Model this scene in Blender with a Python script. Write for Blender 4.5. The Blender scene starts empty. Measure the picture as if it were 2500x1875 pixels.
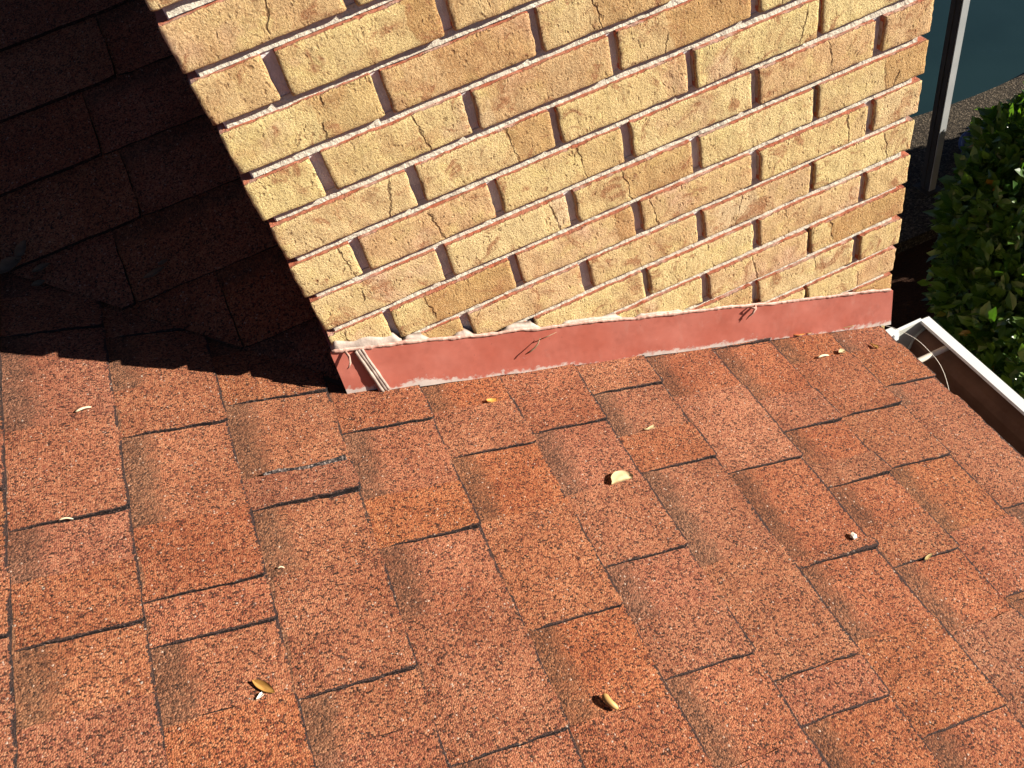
import bpy, bmesh, math, random
import numpy as np
from mathutils import Vector, Matrix, noise

random.seed(7)
rng = np.random.default_rng(7)
S = 0.0677                       # one brick course in metres; lengths below are in courses
scene = bpy.context.scene
COL = scene.collection

# ------------------------------------------------------------------ camera
cam_d = bpy.data.cameras.new('camera')
cam = bpy.data.objects.new('camera', cam_d)
COL.objects.link(cam)
RIGHT = Vector((0.90956463, -0.35656815, -0.2134276))
DOWN = Vector((-0.40572252, -0.65085866, -0.64169482))
FWD = Vector((0.08989673, 0.67025529, -0.73666575))
CAMP = Vector((1.5280186, -14.25577562, 4.78836337)) * S
m = Matrix((RIGHT, -DOWN, -FWD)).transposed().to_4x4()
m.translation = CAMP
cam.matrix_world = m
cam_d.sensor_width = 36.0
cam_d.lens = 36.0 * 2092.35 / 2500.0
cam_d.clip_start = 0.02
cam_d.clip_end = 800.0
scene.camera = cam

# ------------------------------------------------------------------ world, sun, exposure
SUN = Vector((1.0, -0.395, 0.4125)).normalized()     # towards the sun
w = bpy.data.worlds.new('World')
scene.world = w
w.use_nodes = True
wn = w.node_tree.nodes
wl = w.node_tree.links
wn.clear()
sky = wn.new('ShaderNodeTexSky')
sky.sky_type = 'NISHITA'
sky.sun_disc = False
sky.sun_elevation = math.asin(SUN.z)
sky.sun_rotation = math.atan2(SUN.x, SUN.y)
sky.air_density = 0.22
sky.dust_density = 0.1
sky.ozone_density = 1.0
bg = wn.new('ShaderNodeBackground')
bg.inputs['Strength'].default_value = 0.05
wo = wn.new('ShaderNodeOutputWorld')
wl.new(sky.outputs[0], bg.inputs[0])
wl.new(bg.outputs[0], wo.inputs[0])

sun_d = bpy.data.lights.new('sun', 'SUN')
sun_d.energy = 5.0
sun_d.angle = math.radians(0.5)
sun_d.color = (1.0, 0.93, 0.82)
sun = bpy.data.objects.new('sun', sun_d)
COL.objects.link(sun)
sun.rotation_euler = SUN.to_track_quat('Z', 'Y').to_euler()
sun.location = (6, -4, 6)

scene.view_settings.view_transform = 'Standard'
scene.view_settings.look = 'None'
scene.view_settings.gamma = 1.0
scene.view_settings.use_curve_mapping = False
scene.view_settings.exposure = 1.4
scene.cycles.max_bounces = 6
scene.cycles.diffuse_bounces = 3


# ------------------------------------------------------------------ node helpers
class N:
    def __init__(self, name):
        self.m = bpy.data.materials.new(name)
        self.m.use_nodes = True
        self.t = self.m.node_tree
        self.n = self.t.nodes
        self.b = self.n['Principled BSDF']

    def add(self, typ, **kw):
        x = self.n.new(typ)
        for k, v in kw.items():
            setattr(x, k, v)
        return x

    def put(self, sock, v):
        if hasattr(v, 'is_linked') or hasattr(v, 'links'):
            self.t.links.new(v, sock)
        else:
            sock.default_value = v

    def coord(self, which='Object'):
        return self.add('ShaderNodeTexCoord').outputs[which]

    def pos(self):
        return self.add('ShaderNodeNewGeometry').outputs['Position']

    def noise(self, vec, scale, detail=3.0, rough=0.55, dist=0.0):
        x = self.add('ShaderNodeTexNoise')
        self.put(x.inputs['Vector'], vec)
        x.inputs['Scale'].default_value = scale
        x.inputs['Detail'].default_value = detail
        x.inputs['Roughness'].default_value = rough
        x.inputs['Distortion'].default_value = dist
        return x.outputs['Fac']

    def voro(self, vec, scale, out='Distance', feature='F1'):
        x = self.add('ShaderNodeTexVoronoi', feature=feature)
        self.put(x.inputs['Vector'], vec)
        x.inputs['Scale'].default_value = scale
        return x.outputs[out]

    def math(self, op, a, b=0.0, c=0.0, clamp=False):
        x = self.add('ShaderNodeMath', operation=op)
        x.use_clamp = clamp
        self.put(x.inputs[0], a)
        self.put(x.inputs[1], b)
        self.put(x.inputs[2], c)
        return x.outputs[0]

    def rmp(self, v, a, b, lo=0.0, hi=1.0):
        x = self.add('ShaderNodeMapRange')
        x.clamp = True
        self.put(x.inputs[0], v)
        x.inputs[1].default_value = a
        x.inputs[2].default_value = b
        x.inputs[3].default_value = lo
        x.inputs[4].default_value = hi
        return x.outputs[0]

    def ramp(self, v, stops, interp='LINEAR'):
        x = self.add('ShaderNodeValToRGB')
        x.color_ramp.interpolation = interp
        el = x.color_ramp.elements
        el[0].position, el[0].color = stops[0][0], (*stops[0][1], 1)
        el[1].position, el[1].color = stops[-1][0], (*stops[-1][1], 1)
        for p, c in stops[1:-1]:
            e = el.new(p)
            e.color = (*c, 1)
        self.put(x.inputs[0], v)
        return x.outputs[0]

    def mix(self, f, a, b, blend='MIX'):
        x = self.add('ShaderNodeMix', data_type='RGBA', blend_type=blend)
        self.put(x.inputs[0], f)
        self.put(x.inputs[6], a if not isinstance(a, tuple) else (*a, 1))
        self.put(x.inputs[7], b if not isinstance(b, tuple) else (*b, 1))
        return x.outputs[2]

    def attr(self, name):
        return self.add('ShaderNodeAttribute', attribute_name=name).outputs['Fac']

    def sep(self, v):
        x = self.add('ShaderNodeSeparateXYZ')
        self.put(x.inputs[0], v)
        return x.outputs

    def comb(self, a, b, c):
        x = self.add('ShaderNodeCombineXYZ')
        for i, v in enumerate((a, b, c)):
            self.put(x.inputs[i], v)
        return x.outputs[0]

    def vmath(self, op, a, b):
        x = self.add('ShaderNodeVectorMath', operation=op)
        self.put(x.inputs[0], a)
        self.put(x.inputs[1], b)
        return x.outputs[0]

    def bump(self, h, strength, dist, normal=None):
        x = self.add('ShaderNodeBump')
        x.inputs['Strength'].default_value = strength
        x.inputs['Distance'].default_value = dist
        self.put(x.inputs['Height'], h)
        if normal is not None:
            self.t.links.new(normal, x.inputs['Normal'])
        return x.outputs[0]

    def done(self, color, rough=0.9, normal=None, spec=0.3, metal=0.0):
        self.put(self.b.inputs['Base Color'], color if not isinstance(color, tuple) else (*color, 1))
        self.put(self.b.inputs['Roughness'], rough)
        self.b.inputs['Specular IOR Level'].default_value = spec
        self.b.inputs['Metallic'].default_value = metal
        if normal is not None:
            self.t.links.new(normal, self.b.inputs['Normal'])
        return self.m


# ------------------------------------------------------------------ materials
def mat_shingle():
    k = N('shingle_granules')
    p = k.pos()
    oi = k.add('ShaderNodeObjectInfo')
    cells = k.voro(p, 470.0, 'Color')
    r, g, b = [k.add('ShaderNodeSeparateColor').outputs[i] for i in (0, 0, 0)][:3] if False else (None, None, None)
    sc = k.add('ShaderNodeSeparateColor')
    k.put(sc.inputs[0], cells)
    r, g, b = sc.outputs
    col = k.ramp(r, [(0.0, (0.028, 0.013, 0.008)), (0.13, (0.075, 0.028, 0.016)), (0.27, (0.180, 0.048, 0.024)), (0.38, (0.232, 0.079, 0.036)),
                     (0.62, (0.308, 0.108, 0.049)), (0.88, (0.350, 0.138, 0.065)), (1.0, (0.37, 0.18, 0.095))])
    # the printed shadow band: brown and grey granules below each course line
    brown = k.ramp(g, [(0.0, (0.030, 0.014, 0.009)), (0.3, (0.090, 0.040, 0.022)), (0.7, (0.175, 0.074, 0.037)),
                       (1.0, (0.27, 0.125, 0.066))])
    band = k.attr('band')
    nb = k.noise(p, 120.0, 3.0)
    nb2 = k.noise(p, 26.0, 4.0, 0.65)
    bsum = k.math('ADD', k.math('MULTIPLY', k.math('SUBTRACT', nb, 0.5), 0.9), k.math('MULTIPLY', k.math('SUBTRACT', nb2, 0.5), 1.3))
    bf = k.rmp(k.math('ADD', band, k.math('MULTIPLY', bsum, k.rmp(band, 0.0, 0.15))), 0.22, 0.95)
    bf = k.math('MULTIPLY', bf, k.rmp(b, 0.02, 0.3, 0.55, 1.0))
    col = k.mix(bf, col, brown)
    # hue of each piece
    hue = k.add('ShaderNodeHueSaturation')
    k.put(hue.inputs['Hue'], k.rmp(oi.outputs['Random'], 0, 1, 0.4975, 0.5035))
    k.put(hue.inputs['Value'], k.rmp(k.math('FRACT', k.math('MULTIPLY', oi.outputs['Random'], 7.3)), 0, 1, 0.93, 1.07))
    k.put(hue.inputs['Saturation'], k.rmp(k.math('FRACT', k.math('MULTIPLY', oi.outputs['Random'], 3.7)), 0, 1, 0.94, 1.03))
    k.put(hue.inputs['Color'], col)
    col = hue.outputs[0]
    # drifts of darker and paler granules, sun-bleached and dirty areas
    drift = k.noise(p, 9.0, 4.0, 0.6)
    col = k.mix(k.rmp(drift, 0.34, 0.68, 0.0, 0.75), col, k.mix(1.0, col, (0.68, 0.56, 0.50), 'MULTIPLY'))
    d2 = k.noise(p, 42.0, 3.0, 0.6)
    col = k.mix(k.rmp(d2, 0.42, 0.70, 0.0, 0.30), col, k.mix(1.0, col, (0.62, 0.55, 0.52), 'MULTIPLY'))
    # lost granules show the black asphalt, most of all along the edges
    edge = k.attr('edge')
    wn_ = k.noise(p, 260.0, 2.0, 0.6)
    wb = k.noise(p, 26.0, 3.0, 0.65)
    eb = k.math('MULTIPLY', edge, k.rmp(k.noise(p, 17.0, 3.0, 0.6), 0.36, 0.58, 0.14, 0.72))
    lost = k.math('ADD', eb, k.math('MULTIPLY', k.math('SUBTRACT', wb, 0.5), 0.40))
    lf = k.rmp(k.math('ADD', wn_, lost), 0.70, 0.76)
    col = k.mix(k.math('MULTIPLY', lf, 0.88), col, (0.016, 0.014, 0.015))
    # few pale mineral flecks
    pale = k.rmp(g, 0.985, 0.99)
    col = k.mix(k.math('MULTIPLY', pale, k.rmp(b, 0.4, 0.5, 0.0, 0.55)), col, (0.44, 0.35, 0.28))
    d1 = k.voro(p, 470.0, 'Distance')
    h = k.math('ADD', k.math('MULTIPLY', k.math('SUBTRACT', 0.6, d1), 1.0), k.math('MULTIPLY', b, 0.75))
    h = k.math('SUBTRACT', h, k.math('MULTIPLY', lf, 0.6))
    nr = k.bump(h, 0.9, 0.0014)
    return k.done(col, 0.92, nr, 0.25)


def mat_asphalt():
    k = N('asphalt_cut_edge')
    p = k.pos()
    c = k.voro(p, 520.0, 'Color')
    sc = k.add('ShaderNodeSeparateColor')
    k.put(sc.inputs[0], c)
    col = k.ramp(sc.outputs[0], [(0.0, (0.006, 0.005, 0.006)), (0.80, (0.013, 0.011, 0.011)), (0.92, (0.07, 0.035, 0.025)),
                                 (1.0, (0.10, 0.08, 0.075))])
    return k.done(col, 0.9, k.bump(k.voro(p, 520.0), 0.8, 0.001), 0.2)


def mat_scar():
    k = N('bare_asphalt')
    p = k.pos()
    sc = k.add('ShaderNodeSeparateColor')
    k.put(sc.inputs[0], k.voro(p, 420.0, 'Color'))
    col = k.ramp(sc.outputs[0], [(0.0, (0.008, 0.008, 0.009)), (0.5, (0.022, 0.020, 0.021)), (0.75, (0.09, 0.065, 0.055)), (1.0, (0.22, 0.18, 0.16))])
    return k.done(col, 0.9, k.bump(k.voro(p, 420.0), 0.9, 0.0015), 0.2)


def mat_brick():
    k = N('sand_faced_brick')
    o = k.coord('Object')
    oi = k.add('ShaderNodeObjectInfo')
    rnd = oi.outputs['Random']
    off = k.vmath('ADD', o, k.comb(k.math('MULTIPLY', rnd, 13.0), k.math('MULTIPLY', rnd, 7.0), k.math('MULTIPLY', rnd, 29.0)))
    tint = oi.outputs['Color']
    ts = k.add('ShaderNodeSeparateColor')
    k.put(ts.inputs[0], tint)
    tr, tg, tb = ts.outputs
    # sand coat: yellow tan, going to burnt orange and pinkish buff in patches
    sand = k.mix(tr, (0.74, 0.59, 0.265), (0.64, 0.395, 0.20))
    sand = k.mix(k.math('MULTIPLY', tg, 0.8), sand, (0.72, 0.52, 0.325))
    n1 = k.noise(off, 17.0, 4.0, 0.62, 0.6)
    sand = k.mix(k.rmp(n1, 0.48, 0.70, 0.0, 0.75), sand, (0.47, 0.255, 0.115))
    n2 = k.noise(off, 30.0, 3.0, 0.6, 0.3)
    sand = k.mix(k.rmp(n2, 0.50, 0.72, 0.0, 0.6), sand, (0.76, 0.60, 0.24))
    n3 = k.noise(off, 11.0, 3.0, 0.5)
    sand = k.mix(k.rmp(n3, 0.58, 0.70, 0.0, 0.6), sand, (0.64, 0.39, 0.275))
    # one side of a crease often fired darker or paler than the other
    xx, yy, zz = k.sep(o)
    wv = k.math('MULTIPLY', k.math('SUBTRACT', k.noise(off, 48.0, 3.0, 0.6), 0.5), 0.022)
    xs = k.math('MULTIPLY', k.math('SUBTRACT', tb, 0.5), 0.15)
    sidev = k.rmp(k.math('SUBTRACT', k.math('ADD', xx, k.math('ADD', wv, k.math('MULTIPLY', zz, 0.16))), xs), -0.0012, 0.0012)
    s1 = k.math('FRACT', k.math('MULTIPLY', rnd, 91.0))
    sand = k.mix(k.math('MULTIPLY', sidev, k.rmp(s1, 0.45, 0.95, 0.0, 0.7)), sand, (0.47, 0.245, 0.090))
    sand = k.mix(k.math('MULTIPLY', k.math('SUBTRACT', 1.0, sidev), k.rmp(s1, 0.40, 0.0, 0.0, 0.7)), sand, (0.76, 0.60, 0.27))
    n5 = k.noise(off, 22.0, 4.0, 0.7, 1.2)
    sand = k.mix(k.rmp(n5, 0.55, 0.65, 0.0, 0.8), sand, (0.36, 0.155, 0.072))
    # grains
    gr = k.noise(o, 380.0, 3.0, 0.75)
    sand = k.mix(k.rmp(gr, 0.32, 0.50, 0.62, 0.0), sand, (0.26, 0.125, 0.050))
    sand = k.mix(k.rmp(gr, 0.56, 0.70, 0.0, 0.40), sand, (0.82, 0.68, 0.40))
    # fired body: top, ends, chipped arrises
    n4 = k.noise(off, 60.0, 3.0, 0.6)
    body = k.mix(k.rmp(n4, 0.35, 0.7), (0.40, 0.115, 0.060), (0.46, 0.20, 0.125))
    body = k.mix(k.rmp(k.noise(off, 24.0, 3.0), 0.52, 0.62, 0.0, 0.75), body, (0.50, 0.34, 0.27))
    core = k.attr('core')
    nc = k.noise(off, 150.0, 3.0, 0.65)
    cf = k.rmp(k.math('ADD', core, k.math('MULTIPLY', k.math('SUBTRACT', nc, 0.5), 0.9)), 0.52, 0.66)
    body = k.mix(k.rmp(k.math('ADD', k.attr('ends'), k.math('MULTIPLY', k.math('SUBTRACT', n4, 0.5), 0.6)), 0.5, 0.6, 0.0, 0.9), body, (0.44, 0.385, 0.315))
    col = k.mix(cf, sand, body)
    # drag creases running across the face
    x, y, z = k.sep(o)
    wob = k.math('MULTIPLY', k.math('SUBTRACT', k.noise(off, 55.0, 3.0, 0.6), 0.5), 0.016)
    x1 = k.math('MULTIPLY', k.math('SUBTRACT', tb, 0.5), 0.15)
    c1 = k.math('ABSOLUTE', k.math('SUBTRACT', k.math('ADD', x, k.math('ADD', wob, k.math('MULTIPLY', z, 0.16))), x1))
    wid = k.rmp(k.noise(off, 90.0, 2.0), 0.3, 0.7, 0.0008, 0.0034)
    on1 = k.rmp(k.math('FRACT', k.math('MULTIPLY', rnd, 17.0)), 0.46, 0.48)
    brk = k.rmp(k.noise(off, 22.0, 2.0), 0.36, 0.46)
    cr1 = k.math('MULTIPLY', k.math('SUBTRACT', 1.0, k.math('DIVIDE', c1, wid), clamp=True), k.math('MULTIPLY', on1, brk))
    x2 = k.math('MULTIPLY', k.math('SUBTRACT', k.math('FRACT', k.math('MULTIPLY', rnd, 41.0)), 0.5), 0.16)
    c2 = k.math('ABSOLUTE', k.math('SUBTRACT', k.math('ADD', x, k.math('SUBTRACT', wob, k.math('MULTIPLY', z, 0.3))), x2))
    on2 = k.rmp(k.math('FRACT', k.math('MULTIPLY', rnd, 53.0)), 0.66, 0.68)
    brk2 = k.rmp(k.noise(off, 27.0, 1.0), 0.44, 0.54)
    cr2 = k.math('MULTIPLY', k.math('SUBTRACT', 1.0, k.math('DIVIDE', c2, wid), clamp=True), k.math('MULTIPLY', on2, brk2))
    crack = k.math('MAXIMUM', cr1, cr2)
    crack = k.math('MULTIPLY', crack, k.math('SUBTRACT', 1.0, core, clamp=True))
    col = k.mix(k.math('MULTIPLY', crack, 0.8), col, (0.10, 0.040, 0.018))
    # pits
    pv = k.voro(k.vmath('MULTIPLY', k.vmath('ADD', off, k.comb(k.math('MULTIPLY', n1, 0.03), 0.0, k.math('MULTIPLY', n2, 0.03))), (1.0, 1.0, 0.6)), 175.0)
    pm = k.rmp(k.noise(off, 40.0, 2.0), 0.46, 0.60)
    pit = k.math('MULTIPLY', k.rmp(pv, 0.36, 0.12), pm)
    col = k.mix(k.math('MULTIPLY', pit, 0.6), col, (0.17, 0.075, 0.03))
    h = k.math('ADD', k.math('MULTIPLY', k.noise(o, 380.0, 4.0, 0.75), 1.9),
               k.math('MULTIPLY', k.noise(k.vmath('MULTIPLY', off, (1.0, 1.0, 0.4)), 130.0, 3.0, 0.6), 0.9))
    h = k.math('SUBTRACT', h, k.math('MULTIPLY', crack, 1.5))
    h = k.math('SUBTRACT', h, k.math('MULTIPLY', pit, 0.9))
    hs = k.math('MULTIPLY', h, k.rmp(cf, 0.0, 1.0, 1.0, 0.35))
    nr = k.bump(hs, 1.0, 0.0029)
    return k.done(col, 0.95, nr, 0.15)


def mat_mortar():
    k = N('sand_mortar')
    p = k.pos()
    n = k.noise(p, 420.0, 3.0, 0.7)
    c = k.mix(k.rmp(n, 0.3, 0.7), (0.42, 0.375, 0.30), (0.58, 0.53, 0.43))
    c = k.mix(k.rmp(k.noise(p, 14.0, 3.0), 0.5, 0.75, 0.0, 0.35), c, (0.48, 0.36, 0.27))
    h = k.math('ADD', n, k.noise(p, 160.0, 3.0))
    return k.done(c, 0.95, k.bump(h, 0.8, 0.0018), 0.15)


def mat_flashing():
    k = N('red_painted_flashing')
    o = k.pos()
    n = k.noise(o, 10.0, 4.0, 0.6)
    c = k.mix(k.rmp(n, 0.35, 0.7), (0.315, 0.085, 0.058), (0.365, 0.118, 0.086))
    st = k.noise(k.vmath('MULTIPLY', o, (1.0, 1.0, 0.30)), 60.0, 4.0, 0.65)
    c = k.mix(k.rmp(st, 0.58, 0.76, 0.0, 0.35), c, (0.38, 0.18, 0.14))
    sm = k.noise(k.vmath('MULTIPLY', o, (1.0, 1.0, 2.5)), 24.0, 5.0, 0.75, 0.8)
    c = k.mix(k.rmp(sm, 0.66, 0.74, 0.0, 0.55), c, (0.44, 0.33, 0.30))
    c = k.mix(k.rmp(k.noise(o, 13.0, 4.0, 0.7), 0.55, 0.75, 0.0, 0.5), c, (0.20, 0.058, 0.042))
    low = k.attr('low')
    nn = k.noise(o, 90.0, 4.0, 0.7)
    nl = k.noise(o, 7.0, 2.0, 0.5)
    f = k.math('ADD', low, k.math('MULTIPLY', k.math('SUBTRACT', nn, 0.5), 0.9))
    f = k.math('ADD', f, k.math('MULTIPLY', k.math('SUBTRACT', nl, 0.5), 1.1))
    c = k.mix(k.rmp(f, 0.68, 0.84, 0.0, 0.9), c, (0.44, 0.39, 0.35))
    c = k.mix(k.rmp(k.noise(o, 220.0, 2.0), 0.72, 0.76, 0.0, 0.5), c, (0.12, 0.05, 0.04))
    return k.done(c, k.rmp(n, 0.3, 0.7, 0.38, 0.6), k.bump(k.noise(o, 11.0, 3.0), 0.5, 0.007), 0.4)


def mat_simple(name, a, b, scale, rough=0.7, spec=0.3, bump=0.0, bscale=None, detail=3.0):
    k = N(name)
    o = k.coord('Object')
    n = k.noise(o, scale, detail)
    c = k.mix(k.rmp(n, 0.32, 0.68), a, b)
    nr = k.bump(k.noise(o, bscale or scale * 3, 3.0), 0.8, bump) if bump else None
    return k.done(c, rough, nr, spec)


def mat_leaf(name, a, b, rough=0.33):
    k = N(name)
    oi = k.add('ShaderNodeObjectInfo')
    rv = k.attr('leafrand')
    rr = k.math('FRACT', k.math('ADD', rv, oi.outputs['Random']))
    c = k.mix(rr, a, b)
    c = k.mix(k.rmp(rr, 0.985, 0.99), c, (0.30, 0.15, 0.02))
    k.b.inputs['Subsurface Weight'].default_value = 0.0
    k.done(c, rough, None, 0.5)
    tr = k.add('ShaderNodeBsdfTranslucent')
    k.put(tr.inputs[0], k.mix(1.0, c, (1.5, 1.8, 0.5), 'MULTIPLY'))
    mx = k.add('ShaderNodeMixShader')
    mx.inputs[0].default_value = 0.36
    out = k.n['Material Output']
    k.t.links.new(k.b.outputs[0], mx.inputs[1])
    k.t.links.new(tr.outputs[0], mx.inputs[2])
    k.t.links.new(mx.outputs[0], out.inputs[0])
    return k.m


def mat_deck():
    k = N('aggregate_concrete')
    p = k.pos()
    c = k.voro(p, 110.0, 'Color')
    sc = k.add('ShaderNodeSeparateColor')
    k.put(sc.inputs[0], c)
    col = k.ramp(sc.outputs[0], [(0.0, (0.016, 0.012, 0.008)), (0.5, (0.048, 0.037, 0.024)), (0.85, (0.085, 0.065, 0.042)),
                                 (1.0, (0.16, 0.125, 0.09))])
    n = k.noise(p, 3.5, 4.0, 0.6)
    col = k.mix(k.rmp(n, 0.4, 0.65, 0.0, 0.6), col, k.mix(1.0, col, (0.5, 0.48, 0.5), 'MULTIPLY'))
    return k.done(col, 0.9, k.bump(k.voro(p, 110.0), 0.7, 0.004), 0.2)


def mat_ground():
    k = N('mulch_soil')
    p = k.pos()
    n = k.noise(k.vmath('MULTIPLY', p, (1.0, 1.6, 1.0)), 60.0, 4.0, 0.7)
    c = k.mix(k.rmp(n, 0.3, 0.7), (0.022, 0.010, 0.006), (0.060, 0.028, 0.016))
    return k.done(c, 0.95, k.bump(n, 0.9, 0.02), 0.1)


def mat_water():
    k = N('pool_water')
    p = k.pos()
    n = k.noise(p, 1.3, 2.0)
    c = k.mix(k.rmp(n, 0.3, 0.7), (0.010, 0.024, 0.027), (0.013, 0.030, 0.033))
    return k.done(c, 0.12, k.bump(k.noise(p, 5.0, 2.0), 0.15, 0.01), 0.3)


M = dict(
    shingle=mat_shingle(), asphalt=mat_asphalt(), brick=mat_brick(), scar=mat_scar(), mortar=mat_mortar(), flash=mat_flashing(),
    mortar_skylit=mat_simple('skylit_joint_mortar', (0.50, 0.49, 0.48), (0.66, 0.645, 0.63), 40.0, 0.95, 0.1, 0.002, 300.0),  # same mortar, greyed and lightened in place of skylight inside the joints
    caulk=mat_simple('pinkish_sealant', (0.33, 0.175, 0.135), (0.45, 0.30, 0.24), 26.0, 0.55, 0.35, 0.0015, 120.0),
    caulk_w=mat_simple('grey_white_sealant', (0.24, 0.19, 0.16), (0.44, 0.36, 0.30), 40.0, 0.6, 0.3, 0.001, 160.0),
    white=mat_simple('white_gutter_paint', (0.66, 0.68, 0.68), (0.74, 0.75, 0.74), 9.0, 0.35, 0.45),
    grime=mat_simple('gutter_grime', (0.080, 0.040, 0.027), (0.145, 0.080, 0.056), 16.0, 0.75, 0.25, 0.0012, 90.0),
    capin=mat_simple('dull_gutter_metal', (0.40, 0.41, 0.36), (0.52, 0.52, 0.46), 20.0, 0.5, 0.35),
    spike=mat_simple('cream_ferrule', (0.58, 0.52, 0.43), (0.68, 0.62, 0.52), 40.0, 0.4, 0.4),
    wood=mat_simple('brown_trim_board', (0.10, 0.05, 0.03), (0.14, 0.075, 0.045), 12.0, 0.7, 0.2),
    post=mat_simple('white_aluminium', (0.30, 0.31, 0.31), (0.36, 0.365, 0.36), 6.0, 0.4, 0.4),
    bronze_shade=mat_simple('dark_bronze_and_side_shade', (0.030, 0.025, 0.020), (0.042, 0.036, 0.030), 9.0, 0.6, 0.25),  # foot plate and bead colour, also the painted shade on the post's side
    deck=mat_deck(), ground=mat_ground(), water=mat_water(),
    poolwall=mat_simple('pool_plaster', (0.05, 0.10, 0.11), (0.07, 0.13, 0.13), 8.0, 0.7, 0.2),
    blue=mat_simple('blue_plastic', (0.012, 0.014, 0.07), (0.018, 0.020, 0.10), 8.0, 0.4, 0.4),
    leaf=mat_leaf('glossy_green_leaf', (0.034, 0.078, 0.013), (0.100, 0.170, 0.026)),
    stem=mat_simple('bark', (0.05, 0.035, 0.02), (0.09, 0.06, 0.04), 60.0, 0.9, 0.1),
    tan=mat_simple('tan_dry_leaf', (0.46, 0.31, 0.12), (0.56, 0.40, 0.19), 90.0, 0.6, 0.3),
    cream=mat_simple('cream_dry_leaf', (0.36, 0.255, 0.125), (0.45, 0.335, 0.185), 90.0, 0.6, 0.3),
    ochre=mat_simple('ochre_dry_leaf', (0.26, 0.125, 0.025), (0.36, 0.19, 0.05), 70.0, 0.6, 0.3),
    orange=mat_simple('orange_dry_leaf', (0.50, 0.20, 0.035), (0.60, 0.28, 0.06), 90.0, 0.6, 0.3),
    beantan=mat_simple('tan_rolled_leaf', (0.36, 0.20, 0.06), (0.48, 0.30, 0.11), 60.0, 0.5, 0.35),
    greyleaf=mat_simple('weathered_leaf', (0.085, 0.058, 0.036), (0.15, 0.11, 0.07), 60.0, 0.8, 0.2),
    olive=mat_simple('olive_pod', (0.20, 0.15, 0.05), (0.36, 0.25, 0.09), 50.0, 0.6, 0.3),
    twig=mat_simple('dry_twig', (0.16, 0.10, 0.06), (0.27, 0.19, 0.12), 120.0, 0.9, 0.1),
    chip=mat_simple('white_chip', (0.62, 0.57, 0.48), (0.75, 0.70, 0.60), 120.0, 0.8, 0.2),
    straw=mat_simple('straw', (0.52, 0.42, 0.26), (0.68, 0.58, 0.42), 120.0, 0.7, 0.2),
)


# ------------------------------------------------------------------ object helpers
def link(o, parent=None):
    COL.objects.link(o)
    if parent is not None:
        o.parent = parent
    return o


def thing(name, label, cat, loc, group=None):
    o = bpy.data.objects.new(name, None)
    o.empty_display_size = 0.05
    o.location = Vector(loc) * S
    link(o)
    tag(o, label, cat, group)
    return o


def tag(o, label=None, cat=None, group=None, kind=None):
    if label:
        o['label'] = label
    if cat:
        o['category'] = cat
    if group:
        o['group'] = group
    if kind:
        o['kind'] = kind
    return o


def mesh_obj(name, verts, faces, mats, parent=None, fmat=None, attrs=None, smooth=False, centre=True):
    """verts in courses, world frame; becomes one object with its origin in its middle"""
    V = np.asarray(verts, dtype=np.float64) * S
    c = (V.min(0) + V.max(0)) / 2 if centre else np.zeros(3)
    me = bpy.data.meshes.new(name)
    me.from_pydata((V - c).tolist(), [], faces)
    for mm in (mats if isinstance(mats, (list, tuple)) else [mats]):
        me.materials.append(mm)
    if fmat is not None:
        me.polygons.foreach_set('material_index', fmat)
    if smooth is True:
        me.polygons.foreach_set('use_smooth', [True] * len(faces))
    elif smooth is not False:
        me.polygons.foreach_set('use_smooth', smooth)
    for an, av in (attrs or {}).items():
        a = me.attributes.new(an, 'FLOAT', 'POINT')
        a.data.foreach_set('value', np.asarray(av, dtype=np.float32))
    me.update()
    o = bpy.data.objects.new(name, me)
    pl = parent.location if parent is not None and parent.type == 'EMPTY' else None
    o.location = c
    link(o, parent)
    if parent is not None:
        o.location = Vector(c) - parent_world(parent)
    return o


def parent_world(p):
    v = Vector((0, 0, 0))
    while p is not None:
        v += p.location
        p = p.parent
    return v


def box(x0, x1, y0, y1, z0, z1):
    v = [(x, y, z) for x in (x0, x1) for y in (y0, y1) for z in (z0, z1)]
    f = [(0, 1, 3, 2), (4, 6, 7, 5), (0, 4, 5, 1), (2, 3, 7, 6), (0, 2, 6, 4), (1, 5, 7, 3)]
    return v, f


def join(parts):
    V, F = [], []
    for v, f in parts:
        b = len(V)
        V += list(v)
        F += [tuple(i + b for i in q) for q in f]
    return V, F


def tube(pts, rad, n=8, cap=True):
    pts = [Vector(p) for p in pts]
    V, F = [], []
    up = Vector((0.13, 0.31, 0.94))
    for i, p in enumerate(pts):
        d = (pts[min(i + 1, len(pts) - 1)] - pts[max(i - 1, 0)]).normalized()
        a = d.cross(up)
        if a.length < 1e-4:
            a = d.cross(Vector((1, 0, 0)))
        a.normalize()
        b = d.cross(a)
        r = rad[i] if isinstance(rad, (list, tuple)) else rad
        for j in range(n):
            t = 2 * math.pi * j / n
            V.append(tuple(p + a * (r * math.cos(t)) + b * (r * math.sin(t))))
    for i in range(len(pts) - 1):
        for j in range(n):
            F.append((i * n + j, i * n + (j + 1) % n, (i + 1) * n + (j + 1) % n, (i + 1) * n + j))
    if cap:
        F.append(tuple(range(n))[::-1])
        F.append(tuple(range((len(pts) - 1) * n, len(pts) * n)))
    return V, F


def nz(*a, s=1.0):
    return noise.noise(Vector(a) * s)


# ------------------------------------------------------------------ roof planes
PITCH = 0.4215
Z0 = -8.93
q = math.sqrt(1 + PITCH * PITCH)


class Plane:
    def __init__(self, o, u, v):
        self.o, self.u, self.v = Vector(o), Vector(u).normalized(), Vector(v).normalized()
        n = self.u.cross(self.v)
        self.n = n if n.z > 0 else -n

    def p(self, u, v, h=0.0):
        return self.o + self.u * u + self.v * v + self.n * h


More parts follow.
